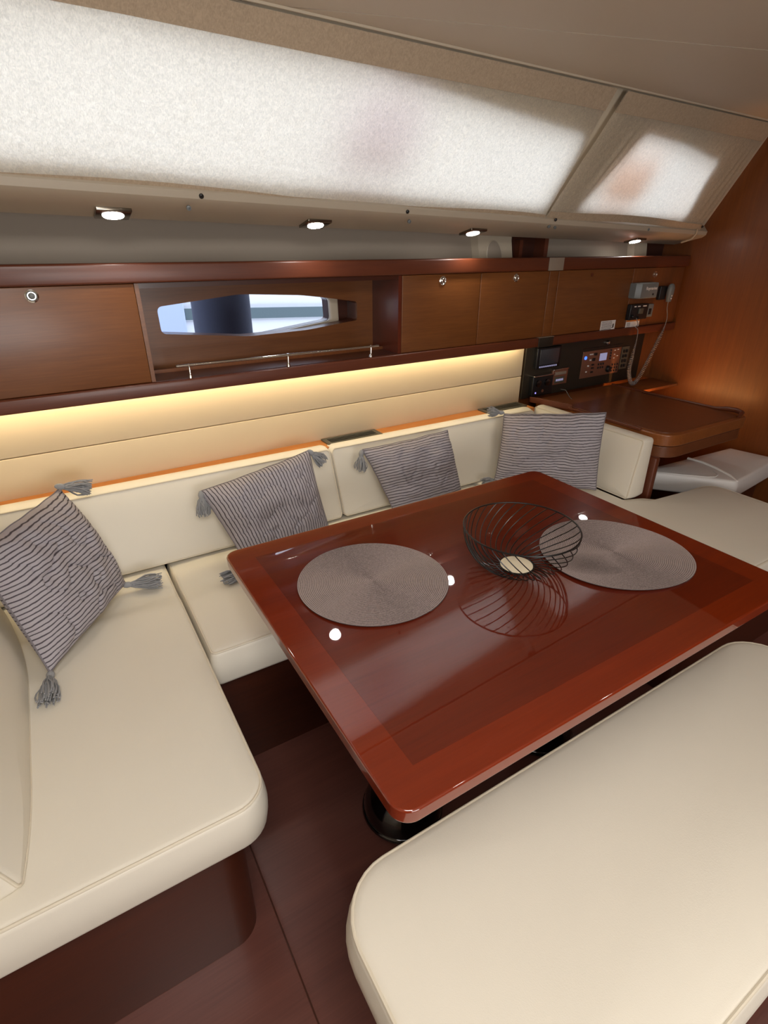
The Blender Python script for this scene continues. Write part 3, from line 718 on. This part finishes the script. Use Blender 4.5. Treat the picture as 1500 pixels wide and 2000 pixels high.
bk = part('breaker_strip', MB().box(2.797, 2.862, .012, .018, .838, .964, r=.001, fn=n0), DKGREY, t)
for k in range(8): part('breaker', MB().box(2.806 + .024 * (k % 2), 2.818 + .024 * (k % 2), .018, .026, .850 + .027 * (k // 2), .866 + .027 * (k // 2), r=.001, fn=n0), BLACK, bk)
part('panel_lock', MB().lathe([(.012, 0), (.012, .006), (.007, .014), (.002, .015)], (0, 0, 0), 20, fn=lambda x, y, z: n0(2.655 + x, .012 + z, 1.0 + y)), CHROME, t)

# ------------------------------------------------------------------ shelf behind the backrest with vents
sh = MB().box(XLFT, 2.02, 0, 1, .728, .748, fn=lambda x, y, z: (x, 1.862 + (1.938 + .022 * x + .016 - 1.862) * y, z + .0045))
shelf = struct('trim_4', sh, WD_SHELF)
for (x0, x1, lab) in ((.885, 1.145, 'dark slatted air vent in the shelf above the middle of the backrest'), (1.74, 2.005, 'dark slatted air vent in the shelf at the right corner')):
    t = thing('air_vent', lab, 'vent', ((x0 + x1) / 2, 1.90 + .02 * x0, .748), 'air vents behind the settee')
    fy = lambda x, y, z: (x, 1.938 + .022 * x + y, z)
    b = MB(); addplate(b, rrect(x0, x1, -.085, -.006, .004), [rrect(x0 + .02, x1 - .02, -.070, -.020, .002)[::-1]], .006, lambda u, v, w: fy(u, v, .7525 + w), .001)
    part('frame', b, DKGREY, t)
    part('duct', MB().box(x0 + .018, x1 - .018, -.072, -.018, .7527, .7535, fn=fy), BLACK, t)
    for k in range(3): part('slat', MB().box(x0 + .02, x1 - .02, -.064 + k * .016, -.060 + k * .016, .7535, .758, fn=fy), DKGREY, t)

# ------------------------------------------------------------------ settee bases
b = MB(); addplate(b, rpoly([(-.75, .755), (.125, .755), (.125, 1.25), (2.02, 1.25), (2.02, 1.80), (-.75, 1.80)], [.01, .06, .01, .01, .01, .01]), [], .365, lambda u, v, w: (u, v, w + .003))
# split into two plinths
b = MB(); addplate(b, rrect(-1.2, .125, .755, 1.88, (.01, .06, .003, .01)), [], .368, lambda u, v, w: (u, v, w + .001))
single('settee_base', b, WD_DARK, 'dark red-brown wooden plinth under the left seat cushion', 'base', 'wooden settee plinths', ang=30)
b = MB(); addplate(b, rrect(.127, 1.64, 1.243, 1.87, .003), [], .368, lambda u, v, w: (u, v, w + .001))
single('settee_base', b, WD_DARK, 'dark wooden plinth under the back seat cushion beneath the table', 'base', 'wooden settee plinths', ang=30)
b = MB(); addplate(b, rpoly([(1.645, .71), (2.44, .71), (2.44, 1.14), (2.11, 1.17), (2.11, 1.87), (1.645, 1.87)], [.05, .05, .05, .01, .01, .003]), [], .368, lambda u, v, w: (u, v, w + .001))
single('settee_base', b, WD_DARK, 'dark wooden plinth under the right seat cushion by the chart desk', 'base', 'wooden settee plinths', ang=30)

# ------------------------------------------------------------------ seat cushions
def hf(u, v):   # rear part sits a little lower behind a soft step
    s = (v - 1.505) / .03; s = max(0, min(1, s)); s = s * s * (3 - 2 * s)
    return -.010 * s
def seat(outline, label, r=.016, crown=.006, hfn=hf, grp='cream leather seat cushions'):
    xs = [p[0] for p in outline]; ysq = [p[1] for p in outline]
    t = thing('seat_cushion', label, 'cushion', ((min(xs) + max(xs)) / 2, (min(ysq) + max(ysq)) / 2, .37), grp)
    part('pad', cushion(outline, .370, .490, r, crown, .005, hf=hfn, rings=30), LEA, t, ang=70)
    part('piping', MB().tube(piping_path(outline, .490, r, hf=hfn), .0032, 8, closed=True), LEA_PIPE, t)
    return t
seat(rrect(-.80, .182, .722, 1.80, (.05, .07, .02, .02), .04), 'large cream leather seat cushion at the left, its rounded front corner towards the camera')
seat(rrect(.190, 1.56, 1.20, 1.80, (.02, .02, .02, .02), .04), 'long cream leather seat cushion along the hull side, mostly under the table')
seat(rpoly([(1.567, .672), (2.50, .672), (2.50, 1.175), (2.13, 1.185), (2.08, 1.235), (1.99, 1.27), (1.99, 1.80), (1.567, 1.80)], [.06, .05, .09, .05, .05, .02, .02, .02], .04), 'cream leather seat cushion right of the table reaching past the chart desk', hfn=None)

# ------------------------------------------------------------------ backrest cushions
def bk_fn(y0, z0, lean, kx=0.0):
    # (u along X, v up, w towards the room)
    def f(u, v, w):
        yb = 1.735 + lean * v + .01 * (u > 99)
        return (u, yb + (.10 - w) * 1.0 * .93 + 0, z0 + v + (.10 - w) * -.0)
    return f
LEAN = .385
def backY(u, v, w):      # w=.10 is the front face
    d = .10 - w
    return (u, 1.737 + LEAN * v + d * (.95 - .32 * v / .27), .490 + v + d * .02)
def backrest(outline, label, fn, t1=.10, r=.014, crown=.008):
    ps = [fn(p[0], p[1], .05) for p in outline]
    c = (sum(p[0] for p in ps) / len(ps), sum(p[1] for p in ps) / len(ps), min(p[2] for p in ps))
    t = thing('backrest_cushion', label, 'cushion', c, 'cream leather backrest cushions')
    part('pad', cushion(outline, 0, t1, r, crown, .004, fn=fn, rings=10), LEA, t, ang=70)
    part('piping', MB().tube(piping_path(outline, t1, r, fn=fn, ins=.3), .003, 8, closed=True), LEA_PIPE, t)
    return t
backrest(rrect(-.36, .872, 0.0, .264, .02, .04), 'long cream leather backrest cushion on the hull side, left of the seam', backY)
backrest(rrect(.876, 1.99, 0.0, .264, .02, .04), 'cream leather backrest cushion on the hull side between the seam and the corner', backY)
def backW(u, v, w):      # right wing: u runs along Y
    d = .115 - w
    return (1.996 + .035 * v / .27 + d * (1 - .40 * v / .27), u, .490 + v)
backrest(rrect(1.252, 1.875, 0.0, .266, .015, .04), 'short cream leather backrest cushion standing against the chart desk', backW, .115)
def backL(u, v, w):      # left wing, leans to the left, far end rounded into the corner
    d = .12 - w
    cx = -.224 - max(0, u - 1.28) ** 2 * .35 - max(0, 1.0 - u) ** 2 * .35
    return (cx - .30 * v - d * .95, u, .490 + v)
backrest(rrect(.772, 1.74, 0.0, .285, (.02, .02, .05, .05), .03), 'cream leather backrest cushion at the left edge, seen end-on', backL, .12, .018, .012)

# ------------------------------------------------------------------ bench in front of the table
ol = rrect(.197, 1.52, .048, .508, (.06, .10, .12, .11), .04)
t = thing('bench', 'big cream leather topped bench in the right foreground', 'bench', (.85, .28, 0))
part('pad', cushion(ol, .390, .500, .020, .014, .007, rings=30), LEA, t, ang=70)
part('piping', MB().tube(piping_path(ol, .500, .020, ins=.25), .0032, 8, closed=True), LEA_PIPE, t)
b = MB(); addplate(b, rrect(.27, 1.45, .11, .45, .05), [], .388, lambda u, v, w: (u, v, w + .001))
part('base', b, WD_DARK, t, 'dark wooden plinth', ang=30)

# ------------------------------------------------------------------ table
t = thing('saloon_table', 'glossy red-brown lacquered table with inlaid centre panel and black pedestals', 'table', (.88, .87, 0))
TX0, TX1, TY0, TY1 = .287, 1.475, .420, 1.317
I0 = .068
b = MB(); addplate(b, rrect(TX0, TX1, TY0, TY1, .035, 9), [], .030, lambda u, v, w: (u, v, .690 + w), .0045, 3)
flatten(part('border', b, WD_TAB, t, ang=30))
part('inlay_panel', MB().box(TX0 + I0, TX1 - I0 - .012, TY0 + I0, TY1 - I0, .7190, .7203), WD_INL, t, sm=False)
for X in (.585, 1.13):
    pd = part('pedestal', MB().lathe([(.108, .0), (.112, .015), (.112, .03), (.105, .055), (.088, .08), (.065, .10), (.05, .13), (.042, .18), (.040, .42), (.045, .60), (.075, .665), (.10, .688), (.10, .6895)], (X, .85, 0), 40), BLACKG, t, 'gloss black flared pedestal')
    part('foot_ring', MB().tube([(X + .108 * cos(a * pi / 20), .85 + .108 * sin(a * pi / 20), .012) for a in range(40)], .010, 10, closed=True), BLACKG, pd)

# ------------------------------------------------------------------ placemats
def placemat(cx, cy, r, label, warp):
    rings = 44; vs = []; fs = []; uv = [(0, 0)]; nr = rings * 4; na = 128
    vs.append((cx, cy, .7235))
    for i in range(1, nr + 1):
        q = i / nr; ridge = .0011 * abs(sin(pi * q * rings))
        for k in range(na):
            a = 2 * pi * k / na; rr = q * r * (1 + warp[0] * q * cos(2 * a + warp[1]) + warp[2] * q * q * cos(3 * a + warp[3]))
            # spiral offset so coils run on
            ridge = .0020 * abs(sin(pi * (q * rings + k / na))) ** .7
            uv.append((q * rings, 0)); lift = warp[4] * q ** 4 * max(0, cos(a - warp[5])) ** 2
            vs.append((cx + rr * cos(a), cy + rr * sin(a), .7225 + ridge + lift))
    for k in range(na): fs.append((0, 1 + k, 1 + (k + 1) % na))
    for i in range(nr - 1):
        for k in range(na):
            l = (k + 1) % na; fs.append((1 + i * na + k, 1 + i * na + l, 1 + (i + 1) * na + l, 1 + (i + 1) * na + k))
    k1 = len(vs); vs += [(x, y, .7204 + (z - .7225) * (z > .7245)) for (x, y, z) in vs[1 + (nr - 1) * na:1 + nr * na]]
    for k in range(na):
        l = (k + 1) % na; fs.append((1 + (nr - 1) * na + k, 1 + (nr - 1) * na + l, k1 + l, k1 + k))
    fs.append(tuple(k1 + k for k in range(na)))
    uv += [(rings, 0)] * na
    b = MB().add(vs, fs); b.uv = uv
    return single('placemat', b, MAT, label, 'placemat', 'round woven placemats on the table', ang=180)
placemat(.570, .985, .188, 'round grey-brown woven placemat on the left half of the table', (.012, .6, .006, 1, .002, 4))
placemat(1.208, .762, .197, 'round grey-brown woven placemat with wavy rim, partly behind the wire bowl', (.035, .9, .02, 2.2, .004, -2.6))

# ------------------------------------------------------------------ wire bowl
BX, BY = .930, .850
t = thing('wire_bowl', 'black wire fruit bowl with cream round base, standing between the placemats', 'bowl', (BX, BY, .72))
RB, RR, HB = .044, .146, .112
def bowlp(s, a):   # s 0..1
    ang = s * pi / 2
    r = RB + (RR - RB) * sin(ang) ** .85; z = .7245 + HB * (1 - cos(ang)) ** .95
    return (BX + r * cos(a), BY + r * sin(a), z)
part('rim_ring', MB().tube([(BX + RR * cos(k * pi / 36), BY + RR * sin(k * pi / 36), .7245 + HB) for k in range(72)], .0022, 8, closed=True), WIRE, t)
part('base_ring', MB().tube([(BX + RB * cos(k * pi / 24), BY + RB * sin(k * pi / 24), .7225) for k in range(48)], .0022, 8, closed=True), WIRE, t)
part('base_plate', MB().lathe([(.041, -.0008), (.0425, 0), (.041, .0008)], (BX, BY, .7245), 40), CREAMP, t, 'cream round base plate')
NW = 32
wm = None
for k in range(NW):
    if wm is None:
        wb0 = MB().tube([tuple(Vector(bowlp(s / 18, -1.08 * (s / 18)))) for s in range(19)],  .0014, 6)
        wo = part('wire', wb0, WIRE, t); wm = wo
    else:
        wo = wm.copy(); COL.objects.link(wo); wo.parent = t; ROOT[wo.name] = ROOT[t.name]
    wo.rotation_euler = (0, 0, 2 * pi * k / NW)

# ------------------------------------------------------------------ pillows
def tassel(p, d, length=.075, seed=0, r=.025):
    length *= 1.22
    random.seed(seed); b = MB(); p = Vector(p); d = Vector(d).normalized(); q = d.to_track_quat('Z', 'Y')
    fn = lambda x, y, z: tuple(q @ Vector((x, y, z)))
    b.lathe([(.003, -.012), (.008, -.006), (.010, .002), (.009, .010), (.006, .016), (.010, .022), (.005, .03)], p, 14, fn=fn)
    for k in range(56):
        a = random.uniform(0, 2 * pi); rr = sqrt(random.random()); L = length * random.uniform(.8, 1.05); pts = []
        a2 = a + random.uniform(-.6, .6); w = random.uniform(-.004, .004)
        for j in range(6):
            s = j / 5; rad = rr * (.005 + (r - .005) * min(1, s * 1.5) ** .8)
            loc = Vector((rad * cos(a + (a2 - a) * s) + w * sin(s * 7), rad * sin(a + (a2 - a) * s) + w * cos(s * 6), .012 + L * s))
            pos = p + q @ loc; pts.append(pos)
        b.tube(pts, .0019, 4)
    return b
def pillow(name, c, ncorn, T, stripes, along_u, label, tassels, seed, fold=None, phase=0):
    """c = corners TL, TR, BR, BL in world"""
    TL, TR, BR, BL = [Vector(q) for q in c]; ctr = (TL + TR + BR + BL) / 4
    nrm = Vector(ncorn).normalized()
    t = thing('throw_pillow', label, 'pillow', tuple(ctr + Vector((0, 0, -.1))), 'striped grey throw pillows')
    N = 64; vs = []; fs = []; uv = []
    for side in (1, -1):
        for i in range(N + 1):
            for j in range(N + 1):
                u = -1 + 2 * i / N; v = -1 + 2 * j / N
                # edges pulled in between the corners
                pu = u * (1 - .03 * (1 - v * v) * abs(u) ** 2); pv = v * (1 - .03 * (1 - u * u) * abs(v) ** 2)
                s = (pu + 1) / 2; r_ = (1 - pv) / 2
                P = (TL * (1 - s) + TR * s) * (1 - r_) + (BL * (1 - s) + BR * s) * r_
                e = max(0, (1 - abs(u) ** 2.6)) * max(0, (1 - abs(v) ** 2.6))
                h = T * e ** .55
                wr_ = noise.noise(Vector((u * 1.6 + seed, v * 1.6, seed * .7))) * .020 + noise.noise(Vector((u * 4.2 + seed, v * 3.1, seed))) * .010
                fdd = abs(noise.noise(Vector((u * 2.3 + v * 1.2 + seed, v * 2.4 - u, seed + 9))))
                h = h + side * 0 + (wr_ - .010 * math.exp(-(fdd / .05) ** 2)) * e ** .5 * (1 if side == 1 else .2)
                edge_w = noise.noise(Vector((u * 3 + 3, v * 3, seed + 20))) * .004
                vs.append(P + nrm * (h * side * (1 if side == 1 else .75)) + Vector((0, 0, edge_w)))
                uv.append(((v if along_u else u) * stripes / 2 + phase + wr_ * 7, (u if along_u else v) * stripes / 2))
    M2 = (N + 1) * (N + 1)
    for sd in (0, 1):
        for i in range(N):
            for j in range(N):
                a = sd * M2 + i * (N + 1) + j; q = (a, a + 1, a + N + 2, a + N + 1); fs.append(q if sd == 0 else q[::-1])
    b = MB(); b.add(vs, fs); b.uv = uv
    part('cover', b, STRIPE, t, ang=180)
    # seam cord around the edge
    bd = []
    for i in range(N): bd.append(vs[i * (N + 1)])
    for j in range(N): bd.append(vs[N * (N + 1) + j])
    for i in range(N, 0, -1): bd.append(vs[i * (N + 1) + N])
    for j in range(N, 0, -1): bd.append(vs[j])
    part('seam', MB().tube(bd, .0025, 6, closed=True), STRIPE_EDGE, t)
    for k, (pos, d, L) in enumerate(tassels): part('tassel', tassel(pos, d, L, seed * 10 + k), TASS, t)
    return t
STRIPE_EDGE = simple('pillow_seam', lin(120, 114, 118), .9)
# corner pillow at the left
pillow('p1', [(-.275, 1.50, .80), (-.062, 1.80, .81), (.045, 1.645, .515), (-.178, 1.315, .515)], (.78, -.58, .35), .085, 29, True,
       'large striped grey throw pillow with tassels leaning in the left corner', [((-.062, 1.785, .822), (1, -.12, -.25), .06), ((.045, 1.64, .512), (1, -.18, -.05), .075), ((-.178, 1.312, .512), (-.1, -1, -.02), .075)], 1)
pillow('p2', [(.333, 1.745, .728), (.750, 1.765, .792), (.755, 1.62, .508), (.415, 1.60, .508)], (0, -.88, .45), .07, 34, False,
       'striped grey throw pillow with steep stripes left of the backrest seam', [((.335, 1.735, .722), (-.05, -.25, -1), .05), ((.755, 1.765, .785), (.75, -.1, -.7), .045), ((.40, 1.53, .510), (-1, -.25, -.02), .06)], 2)
pillow('p3', [(.975, 1.760, .755), (1.395, 1.760, .765), (1.40, 1.64, .508), (1.045, 1.62, .508)], (0, -.90, .42), .075, 26, True,
       'striped grey throw pillow with level stripes right of the backrest seam', [((.968, 1.755, .745), (-.15, -.1, -1), .05)], 3, phase=.3)
pillow('p4', [(1.722, 1.765, .788), (1.955, 1.405, .848), (1.945, 1.375, .505), (1.60, 1.66, .505)], (-.76, -.6, .15), .07, 28, True,
       'striped grey throw pillow with level stripes in the right corner of the settee', [((1.716, 1.775, .792), (-1, .35, .15), .045), ((1.63, 1.68, .512), (-1, .1, -.02), .05)], 4, phase=.1)

# ------------------------------------------------------------------ chart desk
t = thing('chart_desk', 'wooden chart desk with rounded corners and dark lid below the instrument panel', 'desk', (2.43, 1.55, 0))
top_o = rpoly([(2.125, 1.205), (2.745, 1.205), (2.735, 1.962), (2.125, 1.954)], [.11, .05, .002, .002], .04)
b = MB(); addplate(b, top_o, [], .052, lambda u, v, w: (u, v, .712 + w), .006, 3); flatten(part('desktop', b, WD_DESK, t, ang=30))
low_o = rpoly([(2.128, 1.209), (2.732, 1.209), (2.72, 1.95), (2.128, 1.94)], [.107, .05, .002, .002], .04)
b = MB(); addplate(b, low_o, [], .049, lambda u, v, w: (u, v, .661 + w), .003, 2); flatten(part('drawer_box', b, WD_LID, t, ang=30))
lid_o = rpoly([(2.150, 1.230), (2.705, 1.230), (2.70, 1.775), (2.150, 1.775)], [.09, .03, .002, .002], .04)
b = MB(); addplate(b, lid_o, [], .004, lambda u, v, w: (u, v, .7628 + w), .001); lidp = part('lid', b, WD_LID, t, 'dark brown desk lid', ang=30); flatten(lidp)
part('fiddle', MB().tube([(2.722, 1.95, .766), (2.724, 1.60, .766), (2.727, 1.36, .768), (2.728, 1.31, .777), (2.726, 1.26, .781), (2.712, 1.228, .779), (2.67, 1.217, .766)], [.007, .007, .008, .011, .012, .011, .006], 10), WD_RAIL, t)
part('fiddle', MB().box(2.06, 2.124, 0, .01, .757, .785, r=.002, fn=lambda x, y, z: (x + .0, 1.72 + (2.124 - x) * 3.3 + y, z)), WD_RAIL, t)
part('fiddle', MB().box(2.118, 2.132, 1.34, 1.95, .757, .771, r=.003), WD_RAIL, t)
part('lid_pull', MB().box(2.690, 2.704, 1.60, 1.74, .7655, .769, r=.001), WD_DARK, lidp)
part('side_board', MB().box(2.118, 2.150, 1.235, 1.93, 0, .664, r=.008), WD_RAIL, t)
part('side_board', MB().box(2.150, 3.115, 1.80, 1.93, 0, .664), WD_DARK, t)
single('cable', MB().tube([(2.27, 1.93, .80), (2.275, 1.90, .80), (2.275, 1.87, .772), (2.26, 1.84, .768)], .0012, 6), GREYPL, 'thin pale cable end sticking up at the back of the chart desk', 'cable')
single('corner_shelf', MB().box(2.752, 3.115, 1.80, 1.975, .74, .756, r=.002), WD_DESK, 'small wooden shelf in the corner between chart desk and bulkhead', 'shelf')
# warm lamp behind the desk, low on the bulkhead
t = thing('courtesy_lamp', 'small warm lamp glowing behind the right side of the chart desk', 'light', (2.78, 1.70, .69))
part('housing', MB().box(2.735, 2.76, 1.50, 1.90, .66, .672, r=.002), BLACK, t)
part('lens', MB().box(2.738, 2.757, 1.52, 1.88, .6725, .676), emit('courtesy_lens', (1, .45, .14, 1), 95), t)

# ------------------------------------------------------------------ navigator's seat
ol = rpoly([(2.60, 1.105), (3.09, 1.160), (3.04, 1.385), (2.33, 1.43)], [.03, .02, .02, .02], .04)
t = thing('stool', 'white padded stool with bright piping tucked under the chart desk', 'stool', (2.7, 1.35, 0))
part('pad', cushion(ol, .405, .50, .014, .006, .004, rings=8), LEA_GREY, t, ang=70)
part('piping', MB().tube([(2.60, 1.118, .41), (2.605, 1.112, .46), (2.61, 1.115, .495), (2.63, 1.16, .503), (2.66, 1.25, .507), (2.675, 1.32, .507), (2.68, 1.40, .503)], .007, 8), LEA_WHITE, t, 'white piping across the seat')
part('piping', MB().tube([(2.37, 1.40, .496), (2.45, 1.30, .498), (2.53, 1.21, .500), (2.56, 1.19, .501), (2.59, 1.195, .503), (2.615, 1.23, .505)], .003, 8), LEA_GREY, t)
b = MB(); addplate(b, rpoly([(2.70, 1.18), (3.06, 1.20), (3.02, 1.36), (2.60, 1.38)], .03), [], .40, lambda u, v, w: (u, v, w + .002))
part('base', b, WD_DARK, t, 'dark wooden base', ang=30)

# ------------------------------------------------------------------ overhead lamps behind the photographer
for k, (X, Y) in enumerate(((.15, -.55), (1.05, -.25), (1.9, .0), (.5, -1.3))):
    z = ceilz(X, Y)
    t = thing('ceiling_lamp', ['round ceiling lamp behind the camera on the left', 'round ceiling lamp above the bench', 'round ceiling lamp above the right seat', 'round ceiling lamp far behind the camera'][k], 'light', (X, Y, z), 'round lamps in the cabin ceiling')
    part('bezel', MB().lathe([(.045, -.001), (.045, -.006), (.03, -.008)], (X, Y, z), 24), CHROME, t)
    part('lens', MB().lathe([(.028, -.008), (.028, -.010), (.02, -.011)], (X, Y, z), 24), DOWN, t)
    spot('ceiling_lamp_beam', (X, Y, z - .03), 2.2, (1, .93, .82), .03, 140, .7)

# ------------------------------------------------------------------ outside
b = MB(); 
nb = single('neighbour_boat', MB().box(-1.2, 4.6, 3.62, 3.9, .1, 1.9), WHITEHULL, 'white hull of the boat moored alongside, seen through the small window', 'boat', sm=False)
st = MB().box(.2, 4.5, 3.60, 3.62, 1.065, 1.13, fn=lambda x, y, z: (x, y, z - .035 * (x - .7)))
part('hull_stripe', st, GREYHULL, nb, 'grey stripe')
single('mooring_pile', MB().lathe([(.135, -.4), (.135, 2.4)], (.755, 2.72, 0), 40), PILE, 'dark navy mooring pile standing outside the small window', 'pile')
part('side_cover', MB().box(.31, .770, 3.58, 3.62, .9, 1.7, r=.01), PALEBL, nb, 'pale blue cover')
OR_T = curtain_mat('orange_cloth', lin(255, 228, 214), .97, .2); LI_T = curtain_mat('lilac_cloth', lin(250, 243, 250), .97, .2)
b = MB(); addplate(b, rpoly([(2.06, .13), (2.34, .13), (2.36, .27), (2.10, .27)], .03), [], .015, lambda u, v, w: CP(u, v, .085 + w), .004)  # translucent piece added against the glass for the orange patch of light
single('orange_tint_sheet', b, OR_T, 'orange cloth bag added outside the glass to tint the short curtain', 'sheet')
b = MB(); addplate(b, rpoly([(.80, .13), (1.05, .14), (1.08, .30), (.83, .295)], .03), [], .015, lambda u, v, w: CP(u, v, .085 + w), .004)  # translucent piece added against the glass to make the soft dim patch
single('lilac_shade_sheet', b, LI_T, 'greyish lilac cloth bag added outside the glass to shade the long curtain', 'sheet')
